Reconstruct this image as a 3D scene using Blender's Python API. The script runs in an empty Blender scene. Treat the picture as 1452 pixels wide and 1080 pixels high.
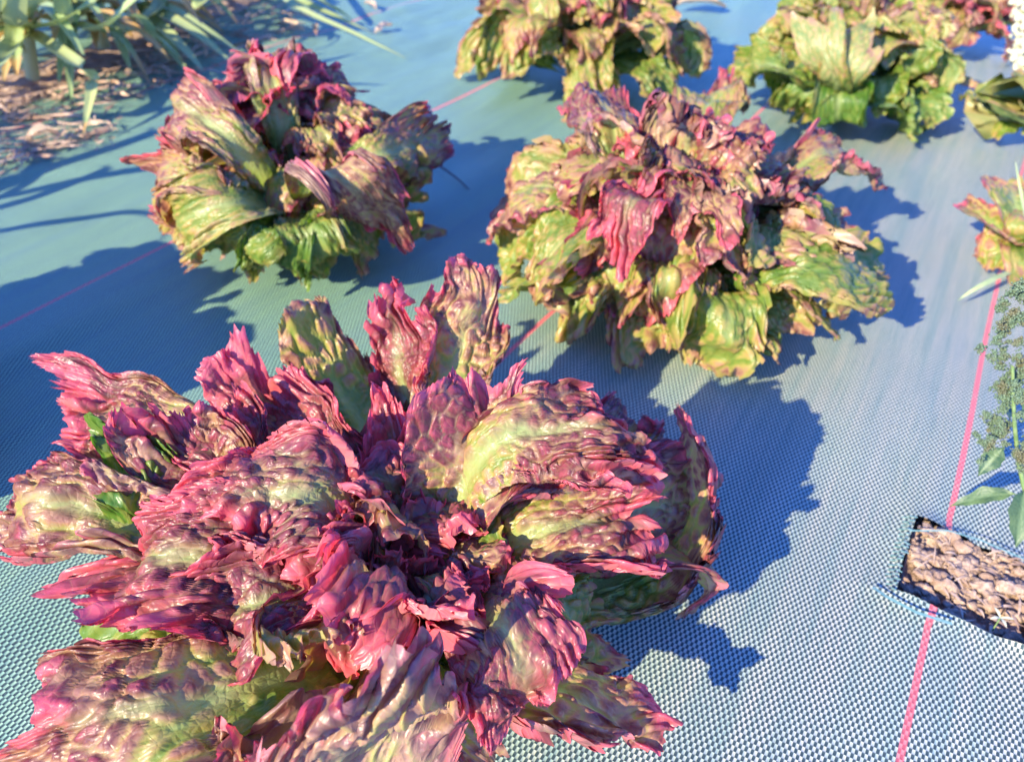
import bpy, math, random
import numpy as np

random.seed(7)
rng = np.random.default_rng(7)
scene = bpy.context.scene
COL = scene.collection

# ------------------------------------------------------------------ camera model
FPX, TILT, VPX = 1200.0, 3.5, (1570, -318)


def cam_axes():
    y = np.array([VPX[0] - 726, 540 - VPX[1], -FPX], float)
    y /= np.linalg.norm(y)
    h = np.array([1, -math.tan(math.radians(TILT)), 0])
    z = np.cross(h, y)
    z /= np.linalg.norm(z)
    if z[1] < 0:
        z = -z
    return np.array([np.cross(y, z), y, z])


RC = cam_axes()
CAMH = 0.453


def at(px, py, z=0.0):
    """the place in the garden, at height z, seen at this spot of the photograph"""
    d = RC @ np.array([px - 726, 540 - py, -FPX])
    t = (z - CAMH) / d[2]
    return d * t + np.array([0, 0, CAMH])


# ------------------------------------------------------------------ helpers
def link(o, parent=None):
    COL.objects.link(o)
    if parent:
        o.parent = parent
    return o


def tag(o, label=None, cat=None, group=None, kind=None):
    if label:
        o['label'] = label
    if cat:
        o['category'] = cat
    if group:
        o['group'] = group
    if kind:
        o['kind'] = kind
    return o


def empty(name, loc):
    o = bpy.data.objects.new(name, None)
    o.location = loc
    o.empty_display_size = 0.02
    return link(o)


def mesh_obj(name, V, F, mat, parent=None, origin=None, uv=None, attr=None, smooth=True):
    """V (n,3) world coordinates, F list of faces or an (m,4) array"""
    V = np.asarray(V, float)
    if origin is not None:
        V = V - np.asarray(origin)
    me = bpy.data.meshes.new(name)
    if isinstance(F, np.ndarray):
        m, k = F.shape
        me.vertices.add(len(V))
        me.vertices.foreach_set('co', V.astype(np.float32).ravel())
        me.loops.add(m * k)
        me.loops.foreach_set('vertex_index', F.astype(np.int32).ravel())
        me.polygons.add(m)
        me.polygons.foreach_set('loop_start', np.arange(0, m * k, k, dtype=np.int32))
        me.update(calc_edges=True)
    else:
        me.from_pydata(V.tolist(), [], [list(f) for f in F])
        me.update()
    if uv is not None:
        l = me.uv_layers.new(name='flat')
        idx = np.empty(len(me.loops), np.int32)
        me.loops.foreach_get('vertex_index', idx)
        l.data.foreach_set('uv', np.asarray(uv, np.float32)[idx].ravel())
    if attr is not None:
        a = me.attributes.new('pig', 'FLOAT_COLOR', 'POINT')
        a.data.foreach_set('color', np.asarray(attr, np.float32).ravel())
    if smooth:
        me.polygons.foreach_set('use_smooth', np.ones(len(me.polygons), bool))
    me.materials.append(mat)
    o = bpy.data.objects.new(name, me)
    return link(o, parent)


def grid_faces(nu, nv):
    """quads of an (nu, nv) vertex grid, row-major"""
    i, j = np.meshgrid(np.arange(nu - 1), np.arange(nv - 1), indexing='ij')
    a = (i * nv + j).ravel()
    return np.stack([a, a + nv, a + nv + 1, a + 1], 1)


_T = rng.random((256, 256))


def vnoise(x, y, seed=0):
    """smooth value noise in [-1, 1]"""
    x = np.asarray(x, float) + seed * 17.31
    y = np.asarray(y, float) + seed * 9.77
    xi, yi = np.floor(x).astype(int), np.floor(y).astype(int)
    fx, fy = x - xi, y - yi
    fx = fx * fx * (3 - 2 * fx)
    fy = fy * fy * (3 - 2 * fy)
    g = lambda a, b: _T[a & 255, b & 255]
    return ((g(xi, yi) * (1 - fx) + g(xi + 1, yi) * fx) * (1 - fy)
            + (g(xi, yi + 1) * (1 - fx) + g(xi + 1, yi + 1) * fx) * fy) * 2 - 1


def fbm(x, y, seed=0, o=4):
    s, a, t = 0, 1.0, 0
    for k in range(o):
        s = s + a * vnoise(x * 2 ** k, y * 2 ** k, seed + k * 3)
        t += a
        a *= 0.5
    return s / t


_JX, _JY = rng.random((256, 256)), rng.random((256, 256))


def cells(x, y, seed=0):
    """distance to the nearest and second nearest cell point"""
    x = np.asarray(x, float) + seed * 13.7
    y = np.asarray(y, float) + seed * 5.3
    xi, yi = np.floor(x).astype(int), np.floor(y).astype(int)
    f1 = np.full(x.shape, 9.0)
    f2 = np.full(x.shape, 9.0)
    for a in (-1, 0, 1):
        for b in (-1, 0, 1):
            cx, cy = xi + a, yi + b
            d = np.hypot(cx + _JX[cx & 255, cy & 255] - x, cy + _JY[cx & 255, cy & 255] - y)
            f2 = np.where(d < f1, f1, np.minimum(f2, d))
            f1 = np.minimum(f1, d)
    return f1, f2


def sstep(a, b, x):
    t = np.clip((x - a) / (b - a), 0, 1)
    return t * t * (3 - 2 * t)


def nrm(v):
    return v / (np.linalg.norm(v, axis=-1, keepdims=True) + 1e-12)


# ------------------------------------------------------------------ materials
def new_mat(name):
    m = bpy.data.materials.new(name)
    m.use_nodes = True
    nt = m.node_tree
    nt.nodes.clear()
    out = nt.nodes.new('ShaderNodeOutputMaterial')
    return m, nt, out


class NB:
    """short hand for wiring nodes"""

    def __init__(s, nt):
        s.nt = nt

    def n(s, t, **kw):
        o = s.nt.nodes.new(t)
        for k, v in kw.items():
            setattr(o, k, v)
        return o

    def l(s, a, b):
        s.nt.links.new(a, b)

    def val(s, sock, v):
        if hasattr(v, 'is_output'):
            s.l(v, sock)
        else:
            sock.default_value = v

    def m(s, op, a, b=None, c=None, clamp=False):
        o = s.n('ShaderNodeMath', operation=op, use_clamp=clamp)
        s.val(o.inputs[0], a)
        if b is not None:
            s.val(o.inputs[1], b)
        if c is not None:
            s.val(o.inputs[2], c)
        return o.outputs[0]

    def mix(s, f, a, b, blend='MIX'):
        o = s.n('ShaderNodeMix', data_type='RGBA', blend_type=blend)
        s.val(o.inputs[0], f)
        for k, v in ((6, a), (7, b)):
            if isinstance(v, tuple):
                v = (*v[:3], 1)
            s.val(o.inputs[k], v)
        return o.outputs[2]

    def ramp(s, f, stops, interp='LINEAR'):
        o = s.n('ShaderNodeValToRGB')
        o.color_ramp.interpolation = interp
        e = o.color_ramp.elements
        while len(e) < len(stops):
            e.new(0.5)
        for el, (p, c) in zip(e, stops):
            el.position = p
            el.color = (*c, 1) if len(c) == 3 else c
        s.val(o.inputs[0], f)
        return o.outputs[0]

    def noise(s, vec, scale, detail=3, rough=0.55):
        o = s.n('ShaderNodeTexNoise')
        o.inputs['Scale'].default_value = scale
        o.inputs['Detail'].default_value = detail
        o.inputs['Roughness'].default_value = rough
        s.l(vec, o.inputs['Vector'])
        return o.outputs[0]

    def smooth(s, x, a, b, lo=0.0, hi=1.0):
        o = s.n('ShaderNodeMapRange', interpolation_type='SMOOTHSTEP')
        s.val(o.inputs[0], x)
        for k, v in zip((1, 2, 3, 4), (a, b, lo, hi)):
            o.inputs[k].default_value = v
        return o.outputs[0]


def leaf_material(name, stops, vein_col, rough=0.34, trans=0.38, bump=0.35, under=(0.55, 0.55, 0.42), under_f=0.14):
    m, nt, out = new_mat(name)
    b = NB(nt)
    at_ = b.n('ShaderNodeAttribute', attribute_name='pig')
    sep = b.n('ShaderNodeSeparateColor')
    b.l(at_.outputs['Color'], sep.inputs[0])
    p, vein, blis = sep.outputs[0], sep.outputs[1], sep.outputs[2]
    uv = b.n('ShaderNodeUVMap', uv_map='flat').outputs[0]
    n1 = b.noise(uv, 320, 3)
    n2 = b.noise(uv, 70, 2)
    pp = b.m('ADD', p, b.m('MULTIPLY', b.m('SUBTRACT', n1, 0.5), 0.26))
    pp = b.m('ADD', pp, b.m('MULTIPLY', b.m('SUBTRACT', n2, 0.5), 0.30), clamp=True)
    base = b.ramp(pp, stops)
    # fine net of veins
    vo = b.n('ShaderNodeTexVoronoi', feature='DISTANCE_TO_EDGE')
    vo.inputs['Scale'].default_value = 260
    b.l(uv, vo.inputs['Vector'])
    fine = b.smooth(vo.outputs['Distance'], 0.0, 0.09, 1, 0)
    vsum = b.m('MAXIMUM', vein, b.m('MULTIPLY', fine, 0.10))
    base = b.mix(vsum, base, vein_col)
    geo = b.n('ShaderNodeNewGeometry')
    base2 = b.mix(b.m('MULTIPLY', geo.outputs['Backfacing'], under_f), base, under)
    pr = b.n('ShaderNodeBsdfPrincipled')
    b.l(base2, pr.inputs['Base Color'])
    b.val(pr.inputs['Roughness'], b.m('ADD', rough - 0.05, b.m('MULTIPLY', n1, 0.16)))
    pr.inputs['Specular IOR Level'].default_value = 0.5
    pr.inputs['Coat Weight'].default_value = 0.0
    pr.inputs['Coat Roughness'].default_value = 0.22
    # relief
    h = b.m('ADD', b.m('MULTIPLY', n1, 0.0007), b.m('MULTIPLY', b.m('MINIMUM', vo.outputs['Distance'], 0.3), 0.0026))
    bp = b.n('ShaderNodeBump')
    bp.inputs['Strength'].default_value = bump
    bp.inputs['Distance'].default_value = 1.0
    b.l(h, bp.inputs['Height'])
    b.l(bp.outputs[0], pr.inputs['Normal'])
    tr = b.n('ShaderNodeBsdfTranslucent')
    hs = b.n('ShaderNodeHueSaturation')
    hs.inputs['Saturation'].default_value = 1.15
    hs.inputs['Value'].default_value = 1.9
    b.l(base, hs.inputs['Color'])
    b.l(hs.outputs[0], tr.inputs['Color'])
    b.l(bp.outputs[0], tr.inputs['Normal'])
    mx = b.n('ShaderNodeMixShader')
    mx.inputs[0].default_value = trans
    b.l(pr.outputs[0], mx.inputs[1])
    b.l(tr.outputs[0], mx.inputs[2])
    b.l(mx.outputs[0], out.inputs[0])
    return m


LETTUCE = leaf_material('lettuce_leaf', [
    (0.0, (0.065, 0.17, 0.02)),
    (0.25, (0.18, 0.24, 0.04)),
    (0.42, (0.38, 0.31, 0.085)),
    (0.58, (0.41, 0.215, 0.13)),
    (0.78, (0.175, 0.05, 0.055)),
    (1.0, (0.60, 0.12, 0.155))], (0.34, 0.40, 0.14))
LEEK = leaf_material('leek_leaf', [
    (0.0, (0.50, 0.44, 0.20)),
    (0.3, (0.40, 0.43, 0.17)),
    (0.7, (0.22, 0.33, 0.13)),
    (0.86, (0.30, 0.30, 0.12)),
    (1.0, (0.50, 0.26, 0.08))], (0.30, 0.38, 0.20), rough=0.42, trans=0.2, bump=0.15, under_f=0.1)
WEED = leaf_material('weed_leaf', [
    (0.0, (0.14, 0.20, 0.07)),
    (0.5, (0.022, 0.065, 0.032)),
    (1.0, (0.16, 0.24, 0.08))], (0.10, 0.16, 0.07), rough=0.5, trans=0.1, bump=0.2, under_f=0.0)
DRY = leaf_material('dry_leaf', [
    (0.0, (0.50, 0.34, 0.20)),
    (0.5, (0.60, 0.42, 0.28)),
    (1.0, (0.40, 0.20, 0.11))], (0.6, 0.45, 0.3), rough=0.6, trans=0.2, bump=0.6)


def fabric_material(red_lines):
    m, nt, out = new_mat('woven_fabric')
    b = NB(nt)
    uvn = b.n('ShaderNodeUVMap', uv_map='flat')
    sp = b.n('ShaderNodeSeparateXYZ')
    b.l(uvn.outputs[0], sp.inputs[0])
    # slightly uneven tapes
    w = b.noise(uvn.outputs[0], 60, 2)
    wob = b.m('MULTIPLY', b.m('SUBTRACT', w, 0.5), 0.0011)
    x = b.m('ADD', sp.outputs[0], wob)
    y = b.m('ADD', sp.outputs[1], wob)
    PX, PY = 0.00178, 0.0034
    su = b.m('SINE', b.m('MULTIPLY', x, math.pi / PX))
    sv = b.m('SINE', b.m('MULTIPLY', y, math.pi / PY))
    s = b.m('MULTIPLY', su, sv)
    light = b.smooth(s, -0.16, 0.14)
    dome = b.m('POWER', b.m('ABSOLUTE', s), 0.6)
    # streaks that run with the warp, blotches of dust
    mp = b.n('ShaderNodeMapping')
    mp.inputs['Scale'].default_value = (70, 1.6, 1)
    b.l(uvn.outputs[0], mp.inputs[0])
    st = b.noise(mp.outputs[0], 1.0, 4, 0.6)
    mp2 = b.n('ShaderNodeMapping')
    mp2.inputs['Scale'].default_value = (900, 14, 1)
    b.l(uvn.outputs[0], mp2.inputs[0])
    st2 = b.noise(mp2.outputs[0], 1.0, 1)
    blot = b.noise(uvn.outputs[0], 7, 5, 0.65)
    mp3 = b.n('ShaderNodeMapping')
    mp3.inputs['Scale'].default_value = (14, 700, 1)
    b.l(uvn.outputs[0], mp3.inputs[0])
    st3 = b.noise(mp3.outputs[0], 1.0, 1)
    dust_and_sheen = b.m('ADD', b.m('MULTIPLY', blot, 0.9), b.smooth(sp.outputs[0], -0.75, 0.15, -0.45, 0.45))  # dust blotches plus sky sheen painted into the tape, paler towards the right
    tape = b.mix(b.smooth(dust_and_sheen, 0.1, 0.9), (0.27, 0.47, 0.29), (0.50, 0.50, 0.40))
    tape = b.mix(b.m('MULTIPLY', b.smooth(st, 0.35, 0.72), 0.55), tape, (0.20, 0.36, 0.31))
    tape = b.mix(b.m('MULTIPLY', b.smooth(st2, 0.45, 0.75), 0.45), tape, (0.16, 0.30, 0.26))
    dark = b.mix(b.smooth(st3, 0.4, 0.7), (0.040, 0.066, 0.070), (0.055, 0.085, 0.088))
    # marker threads
    red = None
    for k, rx in enumerate(red_lines):
        d = b.m('ABSOLUTE', b.m('SUBTRACT', sp.outputs[0], rx))
        r = b.smooth(d, 0.0019, 0.0024, 1, 0)
        red = r if red is None else b.m('MAXIMUM', red, r)
    red = b.m('MULTIPLY', red, b.smooth(b.noise(uvn.outputs[0], 45, 4, 0.7), 0.25, 0.5, 0.6, 1.0))
    tape = b.mix(red, tape, (0.85, 0.20, 0.20))
    dark = b.mix(b.m('MULTIPLY', red, 0.75), dark, (0.55, 0.10, 0.12))
    col = b.mix(light, dark, tape)
    # grit, dust caught in the weave
    gr = b.noise(uvn.outputs[0], 900, 2, 0.7)
    col = b.mix(b.m('MULTIPLY', b.smooth(gr, 0.68, 0.76), b.smooth(blot, 0.4, 0.65, 0.05, 0.5)), col, (0.42, 0.36, 0.30))
    pr = b.n('ShaderNodeBsdfPrincipled')
    b.l(col, pr.inputs['Base Color'])
    pr.inputs['Roughness'].default_value = 0.45
    pr.inputs['Specular IOR Level'].default_value = 0.22
    pr.inputs['Sheen Weight'].default_value = 0.0
    bp = b.n('ShaderNodeBump')
    bp.inputs['Strength'].default_value = 0.55
    bp.inputs['Distance'].default_value = 1.0
    b.l(b.m('ADD', b.m('MULTIPLY', dome, 0.0004), b.m('MULTIPLY', light, 0.0003)), bp.inputs['Height'])
    b.l(bp.outputs[0], pr.inputs['Normal'])
    b.l(pr.outputs[0], out.inputs[0])
    return m


def plain(name, c1, c2, scale=200, rough=0.6, bump=0.0006, spec=0.3, c3=None):
    m, nt, out = new_mat(name)
    b = NB(nt)
    tc = b.n('ShaderNodeTexCoord').outputs['Object']
    n = b.noise(tc, scale, 5, 0.65)
    n2 = b.noise(tc, scale * 0.16, 3, 0.6)
    col = b.mix(b.smooth(n, 0.3, 0.7), c1, c2)
    if c3:
        col = b.mix(b.smooth(n2, 0.45, 0.65), col, c3)
    pr = b.n('ShaderNodeBsdfPrincipled')
    b.l(col, pr.inputs['Base Color'])
    pr.inputs['Roughness'].default_value = rough
    pr.inputs['Specular IOR Level'].default_value = spec
    bp = b.n('ShaderNodeBump')
    bp.inputs['Strength'].default_value = 0.8
    bp.inputs['Distance'].default_value = 1.0
    b.l(b.m('MULTIPLY', n, bump), bp.inputs['Height'])
    b.l(bp.outputs[0], pr.inputs['Normal'])
    b.l(pr.outputs[0], out.inputs[0])
    return m


SOIL = plain('soil', (0.27, 0.185, 0.14), (0.52, 0.38, 0.295), 330, 0.9, 0.0035, 0.1, (0.30, 0.20, 0.15))
STRAW = plain('straw', (0.36, 0.24, 0.16), (0.55, 0.40, 0.29), 120, 0.6, 0.0003, 0.3, (0.30, 0.18, 0.12))
TAPE = plain('loose_tape', (0.14, 0.30, 0.25), (0.24, 0.40, 0.36), 300, 0.4, 0.0002, 0.5)
STEMG = plain('green_stem', (0.10, 0.18, 0.06), (0.20, 0.28, 0.11), 200, 0.5, 0.0002, 0.4)
SEED = plain('seed_head', (0.07, 0.12, 0.075), (0.15, 0.21, 0.13), 500, 0.8, 0.0006, 0.15, (0.13, 0.13, 0.075))
TWIG = plain('twig', (0.06, 0.05, 0.06), (0.12, 0.09, 0.09), 300, 0.7, 0.0003)
CORE = plain('lettuce_stem', (0.40, 0.44, 0.22), (0.30, 0.36, 0.14), 120, 0.45, 0.0003)
PALESEED = plain('pale_flower', (0.52, 0.52, 0.32), (0.62, 0.60, 0.42), 400, 0.6, 0.0004)

# ------------------------------------------------------------------ the woven ground sheet
RED = [at(0, 458)[0] * 0.4 + at(245, 340)[0] * 0.6, at(766, 461)[0], at(1340, 745)[0]]
RED = [RED[0] - 0.40] + RED + [RED[2] + 0.40]
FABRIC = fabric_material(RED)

hA, hB = at(1266, 838), at(1292, 752)
HX0 = (hA[0] + hB[0]) / 2
HY0 = at(1345, 876)[1]
HY1 = at(1345, 752)[1]
HX1 = HX0 + 0.085


def ground_h(x, y):
    h = 0.0045 * fbm(x * 5, y * 3.2, 3, 3)
    h = h + 0.0048 * fbm(x * 20, y * 2.6, 5, 3)                          # long soft pulls in the cloth
    # the fold between the two near plants
    c0, c1 = at(800, 552)[:2], at(935, 462)[:2]
    d = (c1 - c0) / np.linalg.norm(c1 - c0)
    al = (x - c0[0]) * d[0] + (y - c0[1]) * d[1]
    dd = (x - c0[0]) * -d[1] + (y - c0[1]) * d[0]
    m = np.exp(-((al - 0.04) / 0.11) ** 2)
    h = h + m * 0.0065 * sstep(-0.012, 0.02, dd) * np.exp(-np.clip(dd - 0.02, 0, 9) / 0.10)
    # fine wrinkles towards the far end
    h = h + 0.0042 * sstep(0.8, 1.5, y) * fbm(x * 20 + y * 4, y * 5, 11, 2)
    h = h + 0.004 * sstep(-0.75, -1.0, x) * fbm(x * 12 + y * 6, y * 9 - x * 5, 14, 3)
    return h


def build_fabric():
    def axis(a, b, fine0, fine1, hf, hc, must):
        v = []
        t = a
        while t < b:
            v.append(t)
            t += hf if fine0 < t < fine1 else hc
        v = [q for q in v if all(abs(q - k) > hf * 0.6 for k in must)] + list(must) + [b]
        return np.array(sorted(v))

    xs = axis(-2.6, 1.6, HX0 - 0.03, HX1 + 0.03, 0.003, 0.0125, [HX0, HX1])
    ys = axis(-0.6, 4.6, HY0 - 0.03, HY1 + 0.03, 0.003, 0.0125, [HY0, HY1])
    X, Y = np.meshgrid(xs, ys, indexing='ij')
    U = X + 0.0035 * fbm(Y * 2.2, X * 1.0, 21, 2)          # threads wander a little
    Vv = Y + 0.005 * fbm(X * 2.5, Y * 1.0, 25, 2)
    Z = ground_h(X, Y)
    # lips of the cut: lifted, uneven
    dx = np.maximum(np.maximum(HX0 - X, X - HX1), 0)
    dy = np.maximum(np.maximum(HY0 - Y, Y - HY1), 0)
    d = np.hypot(dx, dy)
    lip = np.exp(-d / 0.010)
    Z = Z + lip * (0.0015 + 0.0025 * vnoise(X * 60, Y * 60, 31)) + lip * np.where(Y < HY0 + 0.001, 0.0025, 0)
    on = d < 1e-6
    # corner skew as cut by hand
    k = np.exp(-d / 0.02)
    Yn = Y - k * (X - HX0 - 0.03) * 0.06 * (Y < (HY0 + HY1) / 2) - k * (X - HX0) * 0.10 * (Y > (HY0 + HY1) / 2)
    Xn = X + k * (Y - HY0) * 0.02 * (X < HX0 + 0.02) + k * 0.0015 * vnoise(X * 90, Y * 90, 4)
    V = np.stack([Xn, Yn, Z], -1).reshape(-1, 3)
    F = grid_faces(len(xs), len(ys))
    cx = X.ravel()[F].mean(1)
    cy = Y.ravel()[F].mean(1)
    keep = ~((cx > HX0) & (cx < HX1) & (cy > HY0) & (cy < HY1))
    F = F[keep]
    F = F[:, ::-1].copy()
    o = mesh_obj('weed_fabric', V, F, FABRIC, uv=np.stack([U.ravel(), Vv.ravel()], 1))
    tag(o, 'blue green woven weed barrier sheet with red marker threads', 'ground cover', kind='structure')
    return o


fabric = build_fabric()


def ribbon(pts, w, up=(0, 0, 1), taper=False, twist=0.0):
    """flat strip along pts"""
    P = np.asarray(pts, float)
    T = nrm(np.gradient(P, axis=0))
    S = nrm(np.cross(T, np.asarray(up, float)))
    n = len(P)
    Nn = np.cross(S, T)
    a = np.linspace(0, twist, n)[:, None]
    S2 = S * np.cos(a) + Nn * np.sin(a)
    ww = np.full(n, w) * (np.sin(np.linspace(0.15, math.pi - 0.05, n)) if taper else 1)
    L = P - S2 * ww[:, None] / 2
    Rr = P + S2 * ww[:, None] / 2
    V = np.stack([L, Rr], 1).reshape(-1, 3)
    return V, grid_faces(n, 2)


class Pack:
    def __init__(s):
        s.V, s.F, s.k = [], [], 0

    def add(s, V, F):
        s.V.append(V)
        s.F.append(np.asarray(F) + s.k)
        s.k += len(V)

    def out(s):
        return np.concatenate(s.V), np.concatenate(s.F)


def tube(pts, rad, sides=8):
    P = np.asarray(pts, float)
    n = len(P)
    rad = np.full(n, rad) if np.isscalar(rad) else np.asarray(rad)
    T = nrm(np.gradient(P, axis=0))
    ref = np.array([0.31, 0.77, 0.2])
    S = nrm(np.cross(T, ref))
    B = np.cross(T, S)
    a = np.linspace(0, 2 * math.pi, sides + 1)
    V = P[:, None] + rad[:, None, None] * (S[:, None] * np.cos(a)[None, :, None] + B[:, None] * np.sin(a)[None, :, None])
    return V.reshape(-1, 3), grid_faces(n, sides + 1)


def bez(p0, p1, p2, n):
    t = np.linspace(0, 1, n)[:, None]
    return (1 - t) ** 2 * np.asarray(p0) + 2 * t * (1 - t) * np.asarray(p1) + t * t * np.asarray(p2)


# fringe of unwoven tapes and loose strands round the cut
pk = Pack()
for i in range(17):
    y = HY0 + 0.002 + i * (HY1 - HY0 - 0.006) / 16 + random.uniform(-.0005, .0005)
    x0 = HX0 - 0.0065 - random.uniform(0, 0.002)
    x1 = HX0 + random.uniform(-0.001, 0.0025)
    gz = float(ground_h(np.array(x0), np.array(y)))
    j = lambda k: random.uniform(-k, k)
    P = np.array([[x0, y, gz + .0004], [x0 + 0.004, y, gz + .0022], [(x0 + x1) / 2, y + j(.0004), gz + .0042],
                  [x1 + j(.001), y + j(.0008), gz + .0046 + j(.0008)]])
    pk.add(*ribbon(P, 0.00125))
fr = mesh_obj('fringe', *pk.out(), TAPE, fabric)
fr['label'] = 'pale frayed tape ends along the left lip of the cut hole'
for P, w in (
        ([at(1238, 832, .006), at(1258, 846, .010), at(1300, 868, .011), at(1350, 884, .010)], 0.0042),
        ([at(1290, 752, .008), at(1345, 752, .011), at(1392, 766, .011), at(1452, 792, .010)], 0.0024)):
    P = np.array(P)
    t = np.linspace(0, len(P) - 1, 16)
    Q = np.stack([np.interp(t, np.arange(len(P)), P[:, k]) for k in range(3)], 1)
    mesh_obj("loose_tape", *ribbon(Q, w * .6), TAPE, fabric)

# soil below and around
g = 60
xs = np.linspace(HX0 - 0.03, HX1 + 0.03, 150)
ys = np.linspace(HY0 - 0.03, HY1 + 0.03, 150)
X, Y = np.meshgrid(xs, ys, indexing='ij')
f1, f2 = cells(X * 75, Y * 75, 2)
g1, g2 = cells(X * 170, Y * 170, 5)
wx, wy = X + .006 * vnoise(X * 70, Y * 70, 2), Y + .006 * vnoise(X * 70, Y * 70, 8)
f1, f2 = cells(wx * 52, wy * 52, 2)
Z = -0.019 + 0.013 * np.clip((Y - HY0) / (HY1 - HY0), 0, 1) + 0.008 * fbm(X * 38, Y * 38, 7, 5) + 0.006 * fbm(wx * 60, wy * 60, 5, 4) + 0.0045 * np.abs(fbm(wx * 140, wy * 140, 9, 5))
ring = np.maximum(np.maximum(HX0 - X, X - HX1), np.maximum(HY0 - Y, Y - HY1))
Z = np.where(ring > -0.003, np.minimum(Z, -0.020), Z)
hs = mesh_obj('soil', np.stack([X, Y, Z], -1).reshape(-1, 3), grid_faces(150, 150)[:, ::-1].copy(), SOIL)
tag(hs, 'bare crumbly soil showing inside the cut hole', 'soil', kind='structure')
V = np.array([[-150, -150, -0.05], [150, -150, -0.05], [150, 150, -0.05], [-150, 150, -0.05]], float)
tag(mesh_obj('ground', V, np.array([[0, 1, 2, 3]]), SOIL, smooth=False), 'bare brown field soil under and beyond the sheet', 'ground', kind='structure')


def clod(c, r, seed):
    n, k = 12, 9
    u, v = np.meshgrid(np.linspace(0, 2 * math.pi, n), np.linspace(0, math.pi, k), indexing='ij')
    D = np.stack([np.cos(u) * np.sin(v), np.sin(u) * np.sin(v), np.cos(v)], -1)
    rr = r * (1 + 0.5 * vnoise(D[..., 0] * 2.2 + D[..., 2] * 1.7, D[..., 1] * 2.2, seed) + .25 * vnoise(D[..., 0] * 6 + D[..., 2] * 4, D[..., 1] * 6, seed))
    rr[-1] = rr[0]
    rr[:, 0] = rr[0, 0]
    rr[:, -1] = rr[0, -1]
    V = D * rr[..., None] * np.array([1.2, 1, 0.7])
    return (V + c).reshape(-1, 3), grid_faces(n, k)


pk = Pack()
for i in range(220):
    x, y = random.uniform(HX0 + .004, HX1 - .003), random.uniform(HY0 + .004, HY1 - .003)
    pk.add(*clod(np.array([x, y, -0.015 + .013 * (y - HY0) / (HY1 - HY0) + random.uniform(0, .004)]), random.choice([.001, .0012, .0015, .002, .002, .003, .003, .0045, .006]), i))
tag(mesh_obj('soil_crumbs', *pk.out(), SOIL, smooth=False), 'loose soil crumbs and small clods lying inside the cut hole', 'soil crumbs', kind='stuff')
pk = Pack()
for i in range(60):
    x, y = random.uniform(HX0 + .008, HX1), random.uniform(HY0 + .005, HY1 - .004)
    a = random.uniform(0, 6.28)
    L = random.uniform(.006, .020)
    d = np.array([math.cos(a), math.sin(a), 0]) * L / 2
    p = np.array([x, y, -0.010 + .013 * (y - HY0) / (HY1 - HY0)])
    pk.add(*ribbon(bez(p - d, p + np.array([0, 0, .004]), p + d + np.array([0, 0, random.uniform(-.002, .003)]), 6), random.uniform(.0008, .0028), taper=True))
tag(mesh_obj('straw_bits', *pk.out(), STRAW), 'short dry straw bits scattered on the soil in the hole', 'straw', kind='stuff')
# tiny seedling in the hole
sp_ = at(1412, 886, 0.0)
sl = empty('seedling', sp_)
tag(sl, 'tiny pale seedling sprouting near the lower edge of the soil hole', 'seedling')
mesh_obj('stem', *tube(bez(sp_ + [0, 0, -.012], sp_ + [0, 0, -.002], sp_ + [.0005, .002, .006], 6), .0005, 5), STEMG, sl, sp_)
for a in (0.3, 2.2, 3.9, 5.2):
    d = np.array([math.cos(a), math.sin(a), 0.1]) * 0.0085
    s0 = sp_ + np.array([.0005, .002, .006])
    mesh_obj('leaf', *ribbon(bez(s0, s0 + d * .5 + [0, 0, .002], s0 + d, 7), .0022, taper=True), PALESEED, sl, sp_)


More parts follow.
